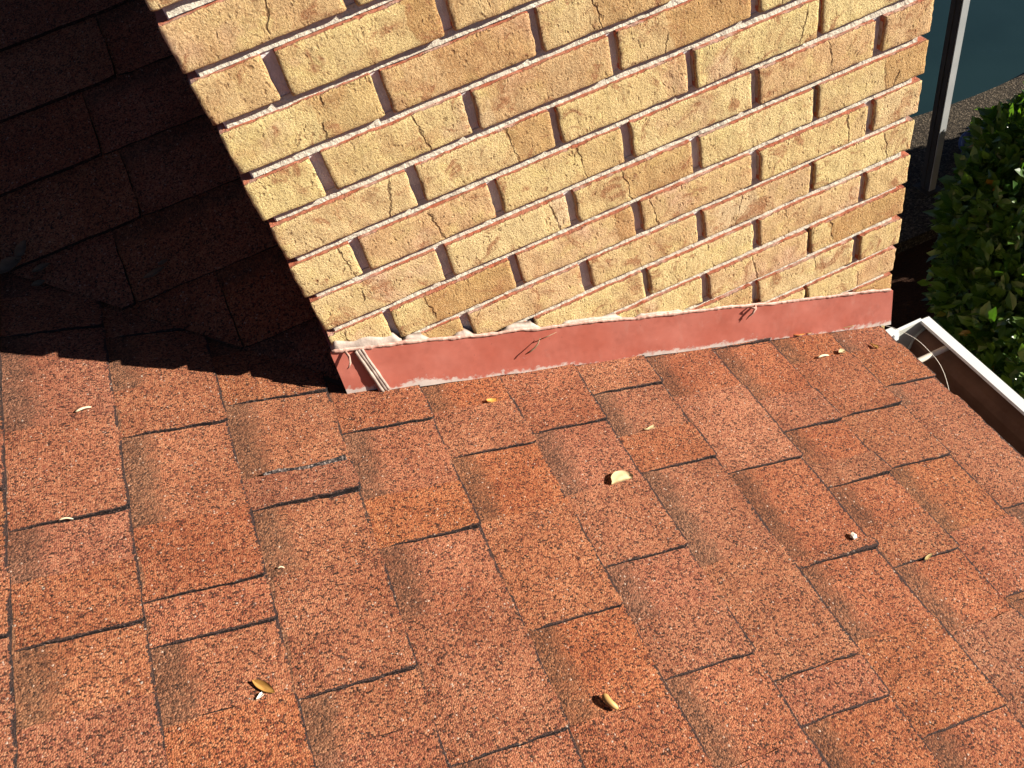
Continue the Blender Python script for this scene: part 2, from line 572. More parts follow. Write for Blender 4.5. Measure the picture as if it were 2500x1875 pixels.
MAIN = Plane((0, 0, Z0), (1, 0, -PITCH), (0, 1, 0))
KP = 0.5
UP = Plane((0, 0, Z0), (0, -1, -KP), (1, 0, 0))       # the roof that comes down behind the chimney


def sheet(pl, ulist, vlist, hfun, jit=0.0, skirt=None, umap=None, seed=0.0, band=None, bottom=None, near_worn=True):
    """a sheet of granules with a black skirt round it: verts, faces, material ids, edge and band attributes"""
    nu, nv = len(ulist), len(vlist)
    V, E, B = [], [], []
    u0, u1, v0, v1 = ulist[0], ulist[-1], vlist[0], vlist[-1]
    for i, u in enumerate(ulist):
        for j, v in enumerate(vlist):
            uu, vv = u, v
            border = 0.0
            eb_ = 0.0
            if i == nu - 1:
                eb_ = 1.0
                uu += jit * nz(v * 3.1, seed, 1.7) + jit * 0.6 * nz(v * 11.0, seed, 4.4)
                border = 1.0
            if j in (0, nv - 1):
                vv += jit * nz(u * 3.3, seed, 9.1) + jit * 0.6 * nz(u * 12.0, seed, 2.2)
                border = 1.0
                if j == nv - 1 and near_worn:
                    eb_ = 1.0
            if i == nu - 1 and j in (0, nv - 1):          # worn corner
                uu -= 0.03
                vv += 0.03 if (v == min(v0, v1)) else -0.03
            uw = umap(uu, vv) if umap else uu
            h = hfun(uu, vv) + 0.010 * nz(uu * 1.3, vv * 1.3, seed) + 0.004 * nz(uu * 5, vv * 5, seed + 3)
            V.append(tuple(pl.p(uw, vv, h)))
            E.append(eb_)
            B.append(band(uu) if band else 0.0)
    F, mt = [], []
    flip = (pl.u.cross(pl.v)).dot(pl.n) < 0
    if v1 < v0:
        flip = not flip
    for i in range(nu - 1):
        for j in range(nv - 1):
            f = (i * nv + j, (i + 1) * nv + j, (i + 1) * nv + j + 1, i * nv + j + 1)
            F.append(f[::-1] if flip else f)
            mt.append(0)
    ring = [(0, j) for j in range(nv)] + [(i, nv - 1) for i in range(1, nu)] + \
           [(nu - 1, j) for j in range(nv - 2, -1, -1)] + [(i, 0) for i in range(nu - 2, 0, -1)]
    top = [i * nv + j for i, j in ring]
    base = len(V)
    for t in top:
        u = ulist[t // nv]
        v = vlist[t % nv]
        h = bottom(u, v) if bottom else 0.0
        pv = Vector(V[t]) - pl.o
        hh = pv.dot(pl.n)
        V.append(tuple(Vector(V[t]) + pl.n * (min(h, hh - 0.01) - hh)))
        E.append(1.0)
        B.append(0.0)
    nt = len(top)
    for a in range(nt):
        b = (a + 1) % nt
        f = (top[a], base + a, base + b, top[b])
        F.append(f if flip else f[::-1])
        mt.append(1)
    return V, F, mt, E, B


def rngl(a, b, step):
    n = max(1, int(abs(b - a) / step + 0.5))
    return [a + (b - a) * i / n for i in range(n + 1)]


def clip_valley(o, keep_upper):
    """trim a sheet along the valley line (kept: k*y + m*x > 0)"""
    bm = bmesh.new()
    bm.from_mesh(o.data)
    n = Vector((PITCH, KP, 0)).normalized()
    off = parent_world(o)
    co = Vector((0, 0, 0)) - off + n * (0.06 * S)
    geom = bm.verts[:] + bm.edges[:] + bm.faces[:]
    bmesh.ops.bisect_plane(bm, geom=geom, plane_co=co, plane_no=n if keep_upper else -n,
                           clear_inner=True, clear_outer=False)
    empty = len(bm.faces) == 0
    bm.to_mesh(o.data)
    bm.free()
    if empty:
        bpy.data.objects.remove(o)


roof = thing('house_roof', 'red asphalt shingle roof sloping down from the valley to the white gutter', 'roof', (6, -5, Z0 - 2.5))

UE = [-17.35, -15.29, -13.23, -11.17, -9.12, -7.05, -5.0, -2.9, -0.65, 1.42, 3.43, 5.40, 7.42, 9.55, 11.46, 13.52, 15.42]


def skew(c):
    return {5: -0.060, 6: -0.045, 7: -0.035, 4: -0.065}.get(c, -0.065 if c < 4 else 0.0)


# raised tabs seen in the photograph, per course: (far end, near end, curl of the near end, lift of the lower corner)
TABS = {
    5: [(4.6, 3.15, .01, .01), (0.07, -2.54, .04, .05), (-3.72, -5.07, .035, .02), (-6.43, -8.4, .02, .02)],
    6: [(4.2, 2.75, .01, .01), (0.9, -0.55, .035, .02), (-2.95, -4.64, .03, .03), (-4.68, -5.58, .025, .02), (-7.0, -9.2, .02, .02)],
    7: [(1.7, 0.0, .025, .03), (-2.2, -3.05, .07, .06), (-4.65, -7.12, .03, .04), (-8.8, -10.3, .02, .02)],
    8: [(0.02, -1.35, .03, .01), (-3.25, -4.50, .02, .05), (-6.15, -8.86, .03, .03), (-10.4, -12.1, .02, .02)],
    9: [(0.0, -0.16, .0, .0), (-1.1, -2.54, .02, .01), (-4.35, -6.93, .02, .02), (-8.80, -10.6, .02, .02)],
    10: [(0.0, -2.2, .02, .02), (-4.1, -6.0, .02, .03), (-7.3, -8.5, .01, .02), (-10.2, -12.3, .02, .02)],
    11: [(0.0, -1.27, .025, .01), (-2.73, -3.88, .015, .03), (-6.48, -9.08, .01, .01), (-9.12, -9.97, .015, .01), (-11.8, -13.4, .02, .02)],
    12: [(-1.76, -4.35, .02, .02), (-6.8, -7.06, .045, .04), (-8.84, -10.8, .01, .01), (-12.4, -13.9, .02, .02)],
    13: [(0.0, -0.25, .02, .02), (-2.26, -3.45, .02, .05), (-4.6, -5.3, .04, .06), (-6.5, -7.58, .015, .02), (-9.18, -11.3, .02, .02)],
    14: [(-1.2, -3.3, .035, .06), (-3.34, -5.14, .02, .02), (-7.1, -8.84, .01, .02), (-10.3, -12.0, .02, .02)],
    15: [(-1.1, -2.55, .02, .0), (-3.3, -6.87, .02, .02), (-8.3, -10.4, .02, .02)],
}
for c in range(0, 5):
    L, v = [], 12.0 + random.random()
    while v > -15:
        a = v - random.uniform(0.9, 2.2)
        b = a - random.uniform(1.1, 2.4)
        L.append((a, b, .02, .02))
        v = b
    TABS[c] = L
for c in range(5, 16):
    v = TABS[c][-1][1]
    while v > -15:
        a = v - random.uniform(1.0, 1.9)
        b = a - random.uniform(1.2, 2.5)
        TABS[c].append((a, b, .02, .02))
        v = b


def ss(a, b, x):
    t = min(1, max(0, (x - a) / (b - a)))
    return t * t * (3 - 2 * t)


shingle_objs = []
for c in range(16):
    ua, ub = UE[c], UE[c + 1]
    sk = skew(c)
    skb = skew(c + 1) if c < 15 else 0.0
    L = ub - ua
    last = c == 15
    vtop = 0.0 if ua > -0.7 else (0.843 * (-ua) / q + 1.2)

    def um(u, v, ua=ua, L=L, sk=sk, skb=skb):
        t = (u - ua) / L
        return u + (sk * (1 - t) + skb * t) * v

    # full-width strips, about a metre each, laid under the tabs
    v = vtop
    first = random.uniform(5, 14)
    while v > -15.5:
        vb = max(-15.6, v - first)
        first = 14.8
        us = [ua - 0.30, ua - 0.05, ua + 0.2, ua + 0.4, ua + 0.58, ua + 0.76, ua + 0.95, ua + 1.4, ub - 0.075, ub + (0.02 if last else 0.012)]
        sd = random.uniform(0, 50)
        V, F, mt, E, B = sheet(MAIN, us, rngl(v, vb + 0.006, 0.3),
                               lambda u, vv, ua=ua, L=L: 0.012 + 0.062 * max(0, (u - ua)) / L, 0.03, umap=um, seed=sd,
                               band=lambda u, ua=ua: 1.0 - ss(ua + 0.22, ua + 0.95, u), near_worn=False)
        E = [0.8 * e for e in E]
        o = mesh_obj('shingle', V, F, [M['shingle'], M['asphalt']], roof, mt, dict(edge=E, band=B))
        v = vb
    # the raised tabs laminated on top
    for (va, vb, curl, lift) in TABS[c]:
        va = min(va, vtop)
        if va - vb < 0.05:
            continue
        ue = ub + (0.035 if last else 0.02)
        us = rngl(ua - 0.0, ue - 0.075, 0.26) + [ue]
        vs = [va] + rngl(va - 0.05, vb + 0.05, 0.22) + [vb] if va - vb > 0.3 else rngl(va, vb, 0.1)
        sd = random.uniform(0, 90)

        def hf(u, vv, ua=ua, L=L, va=va, vb=vb, curl=curl, lift=lift, ub=ub):
            t = max(0, (u - ua) / L)
            near = math.exp(-((vv - vb) / 0.30) ** 2)
            h = 0.012 + 0.034 * ss(0, 0.25, t) + 0.062 * t + 0.018 * t
            h += 0.7 * curl * near * ss(0.0, 0.3, t)
            h += lift * math.exp(-(((vv - vb) / 0.5) ** 2 + ((u - ub) / 0.55) ** 2))
            return h
        V, F, mt, E, B = sheet(MAIN, us, vs, hf, 0.035, umap=um, seed=sd,
                               bottom=lambda u, vv, ua=ua, L=L: 0.008 + 0.04 * max(0, (u - ua)) / L)
        o = mesh_obj('shingle', V, F, [M['shingle'], M['asphalt']], roof, mt, dict(edge=E, band=B))

# a strip where a tab has torn off, bare asphalt with grey specks
us, vs = [-2.42, -2.1, -1.8, -1.5, -1.2, -0.95, -0.72], []
V, F = [], []
for i, u in enumerate(us):
    t = i / 6
    vc, wd = -2.21 + 0.09 * t + 0.03 * math.sin(9 * t), 0.02 + 0.10 * t * (0.7 + 0.3 * math.sin(14 * t))
    for j in range(4):
        V.append(tuple(MAIN.p(u, vc + wd * (j / 1.5 - 1) + 0.03 * nz(u * 5, j * 2.2, 4), 0.125 if j in (1, 2) else 0.09)))
for i in range(6):
    for j in range(3):
        F.append((i * 4 + j, i * 4 + 4 + j, i * 4 + 5 + j, i * 4 + 1 + j))
tag(mesh_obj('shingle_scar', V, F, M['scar'], roof), 'bare grey and black strip where a tab has torn')

# the roof behind, in the chimney's shadow
WE = [0.0, -2.05, -4.2, -6.32, -8.4, -10.45, -12.55, -14.65, -16.75, -18.85]
CUTS = {1: [-2.0], 2: [-3.95], 3: [-3.13, -7.9], 4: [-3.51, -8.1], 5: [-2.51, -5.83, -9.6], 6: [-1.6, -7.3], 7: [-4.6, -9.4], 8: [-2.7, -6.5], 0: []}
for c in range(9):
    ub, ua = WE[c], WE[c + 1]
    L = ub - ua
    xs = [-0.02] + CUTS[c] + [-16.0 if c > 2 else -12.0]
    for i in range(len(xs) - 1):
        v0, v1 = xs[i], xs[i + 1]
        us = [ua - 0.3, ua] + rngl(ua + 0.3, ub + 0.02, 0.4)
        thick = 0.045 if i % 2 == 0 else 0.10
        V, F, mt, E, B = sheet(UP, us, rngl(v0, v1 + 0.012, 0.35),
                               lambda u, vv, ua=ua, L=L, thick=thick: 0.012 + (thick - 0.045) * ss(0, 0.25, (u - ua) / L) + 0.05 * max(0, (u - ua)) / L,
                               0.035, seed=random.uniform(0, 90),
                               band=lambda u, ua=ua, i=i: (1.0 - ss(ua + 0.3, ua + 0.8, u)) if i % 2 == 0 else 0.0, near_worn=False)
        o = mesh_obj('shingle', V, F, [M['shingle'], M['asphalt']], roof, mt, dict(edge=[0.0 * e for e in E], band=B))
        clip_valley(o, True)

# boards under the shingles, eave trim, and the house wall below
dv, df = [], []
a = MAIN.p(-18, -16, -0.02); b = MAIN.p(15.5, -16, -0.02); c_ = MAIN.p(15.5, -0.02, -0.02); d = MAIN.p(-0.02, -0.02, -0.02); e_ = MAIN.p(-18, 14.8, -0.02)
base = [a, b, c_, d, e_]
dv = [tuple(x) for x in base] + [tuple(x + MAIN.n * -0.22) for x in base]
df = [(0, 1, 2, 3, 4), (9, 8, 7, 6, 5)] + [(i, i + 5, (i + 1) % 5 + 5, (i + 1) % 5) for i in range(5)]
mesh_obj('roof_deck', dv, df, M['wood'], roof)
base = [UP.p(0.0, -0.02, -0.02), UP.p(-19, -0.02, -0.02), UP.p(-19, -19.0, -0.02), UP.p(-16, -16.0, -0.02)]
dv = [tuple(x) for x in base] + [tuple(x + UP.n * -0.22) for x in base]
df = [(0, 1, 2, 3), (7, 6, 5, 4)] + [(i, i + 4, (i + 1) % 4 + 4, (i + 1) % 4) for i in range(4)]
mesh_obj('roof_deck', dv, df, M['wood'], roof)
fx = 15.40 / q
fz = Z0 - PITCH * fx
mesh_obj('fascia', *box(fx - 0.28, fx, -16, -0.05, fz - 2.6, fz - 0.30), M['white'], roof)
mesh_obj('soffit', *box(fx - 5.0, fx - 0.29, -16, -0.05, fz - 2.5, fz - 2.3), M['white'], roof)
mesh_obj('house_wall', *box(fx - 6.5, fx - 5.0, -16, -0.05, -50, fz - 2.31), M['wood'], roof)

# ------------------------------------------------------------------ chimney
W, D = 14.6, 14.6
chim = thing('brick_chimney', 'tan sand-faced brick chimney rising through the red roof beside the gutter', 'chimney', (W / 2, D / 2, -50))
JT = 0.185       # joint thickness
MOD = 2.985
TOPK = 12


def brick_mesh(x0, x1, z0, z1, seed, fine=True):
    nx = max(4, int((x1 - x0) / (0.075 if fine else 0.5)))
    ny = 13 if fine else 3
    V, C = [], []
    js = 0.020
    for i in range(nx + 1):
        for j in range(ny + 1):
            tx = 0.0 if i == 0 else (1.0 if i == nx else 0.022 / (x1 - x0) + (1 - 0.044 / (x1 - x0)) * (i - 1) / (nx - 2))
            tz = 0.0 if j == 0 else (1.0 if j == ny else 0.026 + 0.948 * (j - 1) / (ny - 2))
            x = x0 + (x1 - x0) * tx
            z = z0 + (z1 - z0) * tz
            y = 0.022 * nz(x * 0.9, z * 0.9, seed) + 0.016 * nz(x * 4.0, z * 3.0, seed + 7) + 0.010 * nz(x * 11.0, z * 8.0, seed + 17)
            ex = min(i, nx - i)
            ez = min(j, ny - j)
            core = 0.0
            if ez == 0 or ex == 0:
                y += 0.020 + 0.016 * nz(x * 7, z * 7, seed + 3)
                core = 0.55 if (j == ny) else 0.40
                if ez == 0:
                    z += (js * nz(x * 2.2, seed, z) + js * 0.7 * nz(x * 8, seed + 2, z))
                if ex == 0:
                    x += js * nz(z * 3.0, seed, x) + js * 0.6 * nz(z * 9, seed, x)
                if ez == 0 and ex == 0:
                    x += 0.015 * (1 if i == 0 else -1)
                    z += 0.012 * (1 if j == 0 else -1)
            elif ez == 1 or ex == 1:
                y += 0.002
                core = 0.14
            V.append((x, y, z))
            C.append(core)
    F, sm = [], []
    for i in range(nx):
        for j in range(ny):
            F.append((i * (ny + 1) + j, (i + 1) * (ny + 1) + j, (i + 1) * (ny + 1) + j + 1, i * (ny + 1) + j + 1))
            sm.append(True)
    ring = [(i, 0) for i in range(nx + 1)] + [(nx, j) for j in range(1, ny + 1)] + \
           [(i, ny) for i in range(nx - 1, -1, -1)] + [(0, j) for j in range(ny - 1, 0, -1)]
    prev = [i * (ny + 1) + j for i, j in ring]
    n = len(prev)
    src = list(prev)
    for yy, jj in ((0.12, 0.010), (0.9, 0.0)):
        cur = []
        for t in src:
            x, y, z = V[t]
            cur.append(len(V))
            V.append((x + jj * nz(x * 9, z * 9, seed), yy, z + jj * nz(x * 9, z * 5, seed + 5)))
            C.append(1.0)
        for a_ in range(n):
            b_ = (a_ + 1) % n
            F.append((prev[a_], cur[a_], cur[b_], prev[b_]))
            sm.append(False)
        prev = cur
    F.append(tuple(prev[::-1]))
    sm.append(False)
    EN = [0.0] * len(V)
    for i_, v_ in enumerate(V):
        if v_[1] > 0.08 and (v_[0] < x0 + 0.06 or v_[0] > x1 - 0.06) and z0 + 0.1 < v_[2] < z1 - 0.1:
            EN[i_] = 1.0
    return V, F, C, sm, EN


def flash_top(x):
    return -7.58 - 0.4225 * x


# tint of single bricks: (course, index) -> (burnt 0..1, pale 0..1)
TINT = {(1, 0): (.75, .0), (2, 0): (.6, .1), (2, 1): (.35, .0), (3, 1): (.8, .0), (5, 0): (.35, .3), (7, 0): (.35, .35), (4, 0): (.1, .0),
        (7, 1): (.1, .9), (5, 2): (.85, .1), (4, 2): (.6, .5), (6, 2): (.2, .1), (8, 1): (.1, .1), (8, 5): (.3, .5), (9, 1): (.8, .3),
        (10, 5): (.8, .1), (8, 2): (.8, .3), (7, 2): (.3, .1)}
stuff_parts = []
for kcourse in range(-TOPK, 15):
    ztop = -(kcourse - 1) - JT * 0.0 - JT
    zbot = -kcourse
    odd = kcourse % 2 != 0
    if odd:
        xs = [i * MOD for i in range(5)]
        segs = [(i * MOD, i * MOD + MOD - JT) for i in range(4)] + [(4 * MOD - 0.06, W)]
    else:
        segs = [(0.0, 1.25)] + [(1.25 + JT + i * MOD, 1.25 + JT + i * MOD + MOD - JT) for i in range(4)]
        segs += [(segs[-1][1] + JT, W)]
    for i, (xa, xb) in enumerate(segs):
        if ztop < flash_top(xb) - 0.05:
            continue
        fine = -2 <= kcourse
        xa2 = xa + random.uniform(-.025, .025) * (i > 0)
        xb2 = xb + random.uniform(-.025, .025) * (i < len(segs) - 1)
        if i == 0:
            xa2 += random.uniform(-0.03, 0.03)
        if i == len(segs) - 1:
            xb2 += random.uniform(-0.04, 0.03)
        dz = random.uniform(-.02, .02)
        V, F, C, sm, EN = brick_mesh(xa2, xb2, zbot + dz, ztop + dz * 0.5 + random.uniform(-.015, .015), random.uniform(0, 300), fine)
        py = random.uniform(-0.022, 0.022)
        V = [(x, y + py, z) for x, y, z in V]
        o = mesh_obj('brick', V, F, M['brick'], chim, None, dict(core=C, ends=EN), sm)
        t = TINT.get((kcourse, i))
        if t is None:
            rr = random.random()
            t = (random.uniform(0, .35), random.uniform(0, .35)) if rr < .6 else ((random.uniform(.4, .9), random.uniform(0, .3)) if rr < .85 else (random.uniform(0, .3), random.uniform(.4, .9)))
        o.color = (t[0], t[1], random.random(), 1.0)

# bricks of the three other faces, joined
parts = []
for kcourse in range(-TOPK, 51):
    zt, zb = -(kcourse - 1) - JT, -kcourse
    o2 = 0.0 if kcourse % 2 == 0 else MOD / 2
    for side in range(3):
        y = (1.4 if kcourse % 2 == 0 else 2.86) + JT if side < 2 else 0.0
        while y < D - 0.3:
            yb = min(D, y + MOD - JT)
            if side == 0:
                if kcourse < 10:
                    parts.append(box(0, 0.9, y, yb, zb, zt))
            elif side == 1:
                parts.append(box(W - 0.9, W, y, yb, zb, zt))
            else:
                parts.append(box(max(0.92, y + 0.01), min(W - 0.92, yb), D - 0.9, D, zb, zt))
            y = yb + JT
    # right-hand return of the corner bricks below the roof edge
    if kcourse >= 15:
        parts.append(box(W - 2.8, W, 0.0, 1.39 if kcourse % 2 == 0 else 2.85, zb, zt))
V, F = join(parts)
o = mesh_obj('brickwork', V, F, M['brick'], chim, None, dict(core=[0.2] * len(V)))
tag(o, kind='stuff')
o.color = (.3, .2, .5, 1)
# corner returns: the header faces of the front corner bricks on the two sides
# mortar: a core, and one weathered bed per course
parts = [box(0.17, W - 0.17, 0.165, D - 0.16, -50, TOPK + 0.9)]
o = mesh_obj('mortar_core', *parts[0], M['mortar_skylit'], chim)
MV, MF = [], []
for kcourse in range(-TOPK, 15):
    zt, zb = -kcourse, -kcourse - JT
    nxm = 240 if kcourse >= -2 else 40
    prof = [(0.30, 1.02), (0.150, 0.98), (0.140, 0.70), (0.128, 0.36), (0.112, 0.03), (0.30, -0.02)]
    b0 = len(MV)
    for i in range(nxm + 1):
        x = 0.20 + (W - 0.40) * i / nxm
        for pi, (py, pt) in enumerate(prof):
            wv = 0.020 * nz(x * 1.1, kcourse * 3.3, 1.0) + 0.014 * nz(x * 6.0, kcourse * 3.3, pi * 1.7) + 0.010 * nz(x * 19.0, kcourse, pi * 5.1)
            y = py + (wv if 0 < pi < 5 else 0)
            z = zb + (zt - zb) * pt + (0.010 * nz(x * 9, kcourse, pi + 40.0) if 0 < pi < 5 else 0)
            MV.append((x, y, z))
    n = len(prof)
    for i in range(nxm):
        for j in range(n - 1):
            MF.append((b0 + i * n + j, b0 + i * n + j + 1, b0 + (i + 1) * n + j + 1, b0 + (i + 1) * n + j))
    MF.append(tuple(b0 + j for j in range(n)))
    MF.append(tuple(b0 + nxm * n + j for j in range(n))[::-1])
mesh_obj('mortar_beds', MV, MF, M['mortar'], chim)
mesh_obj('chimney_cap', *box(-0.6, W + 0.6, -0.6, D + 0.6, TOPK + 0.92, TOPK + 2.2), M['mortar'], chim)

# flashing: a bent sheet along the foot of the wall, with a short lapped corner piece at the upper end


def flash_sheet(xa, xb, y_top, y_bot, name, lean=0.0, lift=0.0):
    nx, nzv = int((xb - xa) / 0.2) + 1, 6
    V, A = [], []
    for i in range(nx + 1):
        x = xa + (xb - xa) * i / nx
        for j in range(nzv + 1):
            t = j / nzv
            zt = flash_top(x) + 0.02
            zb = Z0 - PITCH * x + 0.07
            z = zt + (zb - zt) * t
            xx = x + lean * t * (1 - i / nx) ** 6
            y = y_top + (y_bot - y_top) * t - lift * t * (1 - i / nx) ** 8
            y += 0.014 * nz(x * 0.7, t * 1.5, xa) + (0.012 * nz(x * 2.5, 3.3, xa) if j == nzv else 0)
            V.append((xx, y, z + (0.025 * nz(x * 1.3, 8.1, 0.2) if j == nzv else 0)))
            A.append(max(0, t * 1.0 - 0.25) if j < nzv else 0.9)
    nf = len(V)
    F = []
    for i in range(nx):
        for j in range(nzv):
            a_ = i * (nzv + 1) + j
            F.append((a_, a_ + 1, a_ + nzv + 2, a_ + nzv + 1))
    V += [(x, y + 0.03, z) for x, y, z in V[:nf]]
    A += A
    F += [tuple(v + nf for v in f[::-1]) for f in F]
    rim = [i * (nzv + 1) for i in range(nx + 1)] + [nx * (nzv + 1) + j for j in range(1, nzv + 1)] + \
          [i * (nzv + 1) + nzv for i in range(nx - 1, -1, -1)] + [j for j in range(nzv - 1, 0, -1)]
    for a_, b_ in zip(rim, rim[1:] + rim[:1]):
        F.append((a_, b_, b_ + nf, a_ + nf))
    return mesh_obj(name, V, F, M['flash'], chim, None, dict(low=A), False)


fl = flash_sheet(0.46, W + 0.03, -0.085, -0.20, 'flashing', 0.0, 0.05)
flc = flash_sheet(-0.10, 0.62, -0.06, -0.15, 'flashing', -0.10, 0.0)
# side returns of the flashing
sv = [(-0.07, -0.05, -7.6), (-0.07, 3.0, -6.0), (-0.07, 3.0, -7.4), (-0.20, -0.13, -8.86), (-0.03, -0.05, -7.6), (-0.03, 3.0, -6.0), (-0.03, 3.0, -7.4), (-0.16, -0.10, -8.86)]
mesh_obj('flashing', sv, [(0, 1, 2, 3), (7, 6, 5, 4), (0, 4, 5, 1), (1, 5, 6, 2), (2, 6, 7, 3), (3, 7, 4, 0)], M['flash'], chim, None, dict(low=[0.0] * 8))


def bead(pts_fun, n, rx, rz, seed, flat=0.6):
    """an irregular run of sealant: squashed tube, section varies along the way"""
    V, F = [], []
    m_ = 9
    for i in range(n + 1):
        t = i / n
        p = pts_fun(t)
        s1 = 1 + 0.55 * nz(t * n * 0.16, seed, 0) + 0.35 * nz(t * n * 0.55, seed, 3)
        if i in (0, n):
            s1 *= 0.25
        for j in range(m_):
            an = 2 * math.pi * j / m_
            k_ = 1 + 0.25 * nz(t * n * 0.5, j * 1.3, seed)
            V.append((p[0], p[1] - rx * s1 * math.cos(an) * flat * k_, p[2] + rz * s1 * math.sin(an) * k_))
    for i in range(n):
        for j in range(m_):
            F.append((i * m_ + j, i * m_ + (j + 1) % m_, (i + 1) * m_ + (j + 1) % m_, (i + 1) * m_ + j))
    F.append(tuple(range(m_))[::-1])
    F.append(tuple(range(n * m_, (n + 1) * m_)))
    return V, F


def caulk_pt(t):
    x = -0.05 + 14.62 * t
    z = flash_top(x) + 0.06 + 0.06 * nz(x * 0.8, 2.2, 0) + 0.03 * nz(x * 3, 7.7, 0)
    return (x, -0.075, z)


V, F = bead(caulk_pt, 260, 0.060, 0.050, 3.0)
mesh_obj('sealant_bead', V, F, M['caulk'], fl)
# pale smear pressed up against the bricks at the upper end and here and there along the wall
smear = []
for xa, xb, up, dn in ((-0.06, 1.45, 0.36, 0.05), (1.40, 2.0, 0.24, 0.0), (2.5, 2.95, 0.34, 0.0), (3.6, 4.5, 0.22, 0.0), (5.0, 6.6, 0.17, 0.0), (6.9, 8.2, 0.13, 0.0)):
    nn = int((xb - xa) / 0.05)
    V, F = [], []
    for i in range(nn + 1):
        x = xa + (xb - xa) * i / nn
        e = min(1, min(i, nn - i) / 3)
        top = up * (0.65 + 0.45 * nz(x * 2.1, up, 4)) * e
        for j, t in enumerate((0.0, 0.35, 0.7, 1.0)):
            z = flash_top(x) - dn + 0.05 + top * t
            y = -0.085 + 0.055 * t + 0.020 * nz(x * 5, t * 2, 9.0) - (0.02 if j == 1 else 0)
            V.append((x, y, z))
        V.append((x, 0.10, flash_top(x) + 0.05 + top))
        V.append((x, 0.10, flash_top(x) + 0.0))
    for i in range(nn):
        for j in range(6):
            F.append((i * 6 + j, (i + 1) * 6 + j, (i + 1) * 6 + (j + 1) % 6, i * 6 + (j + 1) % 6))
    mesh_obj('sealant_smear', V, F, M['caulk_w'], fl, smooth=True)
# the two pulled strands of sealant over the lap
for dx, w_ in ((0.0, 0.050), (0.075, 0.060), (0.135, 0.040)):
    pts = []
    for i in range(15):
        t = i / 14
        pts.append((0.40 + dx + 0.07 * t + 0.02 * nz(t * 3, dx * 9, 2) + 0.08 * t, -0.105 - 0.13 * t + 0.02 * (dx == 0.075), -7.72 - 1.32 * t - 0.03))
    mesh_obj('sealant_strand', *tube(pts, [w_ * (0.8 + 0.5 * abs(nz(i * 0.7, dx, 1))) for i in range(15)], 7), M['caulk_w'], fl, smooth=True)
# curls of loose sealant
pts = [(0.20, -0.10, -7.63), (0.23, -0.20, -7.72), (0.20, -0.26, -7.85), (0.13, -0.26, -7.95), (0.06, -0.22, -8.02)]
mesh_obj('sealant_curl', *tube(pts, [.035, .032, .028, .02, .006], 6), M['caulk'], fl, smooth=True)
pts = [(10.20, -0.10, -11.82), (10.14, -0.2, -11.85), (10.04, -0.24, -11.93), (9.95, -0.20, -12.02), (9.86, -0.2, -12.10)]
mesh_obj('sealant_curl', *tube(pts, [.03, .045, .03, .02, .006], 6), M['caulk'], fl, smooth=True)
pts = [(10.02, -0.12, -11.78), (10.06, -0.22, -11.75), (10.16, -0.25, -11.80)]
mesh_obj('sealant_curl', *tube(pts, [.025, .03, .01], 6), M['caulk'], fl, smooth=True)

# ------------------------------------------------------------------ gutter
gut = thing('roof_gutter', 'white metal eave gutter with a grimy brown inside below the shingle edge', 'gutter', (15.2, -8, -17))
GY0, GY1 = -0.36, -16.0
gx, gz = fx + 0.02, -15.28
# ogee section, from the back top round to the front top: (x, z)
sec = [(gx, gz - 0.05), (gx, gz - 1.35), (gx + 0.70, gz - 1.38), (gx + 0.95, gz - 1.25), (gx + 1.10, gz - 0.95), (gx + 1.16, gz - 0.70),
       (gx + 1.32, gz - 0.50), (gx + 1.56, gz - 0.38), (gx + 1.60, gz - 0.22), (gx + 1.60, gz - 0.03)]
V, F, mt = [], [], []
ns = len(sec)
nc_ = (sum(p[0] for p in sec) / ns, sum(p[1] for p in sec) / ns)
for y in (GY0, GY1):
    for x, z in sec:
        V.append((x, y, z))
for y in (GY0, GY1):
    for i, (x, z) in enumerate(sec):
        V.append((x + (0.03 if i > 1 else -0.015), y, z - (0.03 if 0 < i < ns - 2 else 0)))
for i in range(ns - 1):
    F.append((i, i + 1, ns + i + 1, ns + i)); mt.append(1)
    F.append((2 * ns + i, 3 * ns + i, 3 * ns + i + 1, 2 * ns + i + 1)); mt.append(0)
for a_ in (0, ns - 1):
    F.append((a_, ns + a_, 3 * ns + a_, 2 * ns + a_)); mt.append(0)
mesh_obj('trough', V, F, [M['white'], M['grime']], gut, mt)
# folded front lip
V, F = join([box(gx + 1.36, gx + 1.645, GY1, GY0 + 0.02, gz - 0.026, gz + 0.02), box(gx + 1.36, gx + 1.39, GY1, GY0 + 0.02, gz - 0.10, gz - 0.028),
             box(gx + 1.635, gx + 1.665, GY1, GY0 + 0.02, gz - 0.30, gz - 0.029)])
mesh_obj('lip', V, F, M['white'], gut)
# end cap: the section's outline, thickness along y, with a rim
prof = sec + [(gx + 1.60, gz + 0.0), (gx, gz - 0.02)]
n = len(prof)
V = [(x, GY0 + 0.005, z) for x, z in prof] + [(x, GY0 + 0.05, z) for x, z in prof]
F = [tuple(range(n)), tuple(range(2 * n - 1, n - 1, -1))] + [(i, n + i, n + (i + 1) % n, (i + 1) % n) for i in range(n)]
ec = mesh_obj('end_cap', V, F, M['capin'], gut)
mesh_obj('rim', *box(gx - 0.02, gx + 1.40, GY0 - 0.01, GY0 + 0.08, gz + 0.002, gz + 0.035), M['white'], ec)
pts = [(x * 0.985 + nc_[0] * 0.015, GY0 - 0.03 + 0.02 * nz(i, 3, 1), z * 0.985 + nc_[1] * 0.015) for i, (x, z) in enumerate(sec[1:8])]
mesh_obj('sealant_bead', *tube(pts, 0.045, 6), M['capin'], ec, smooth=True)
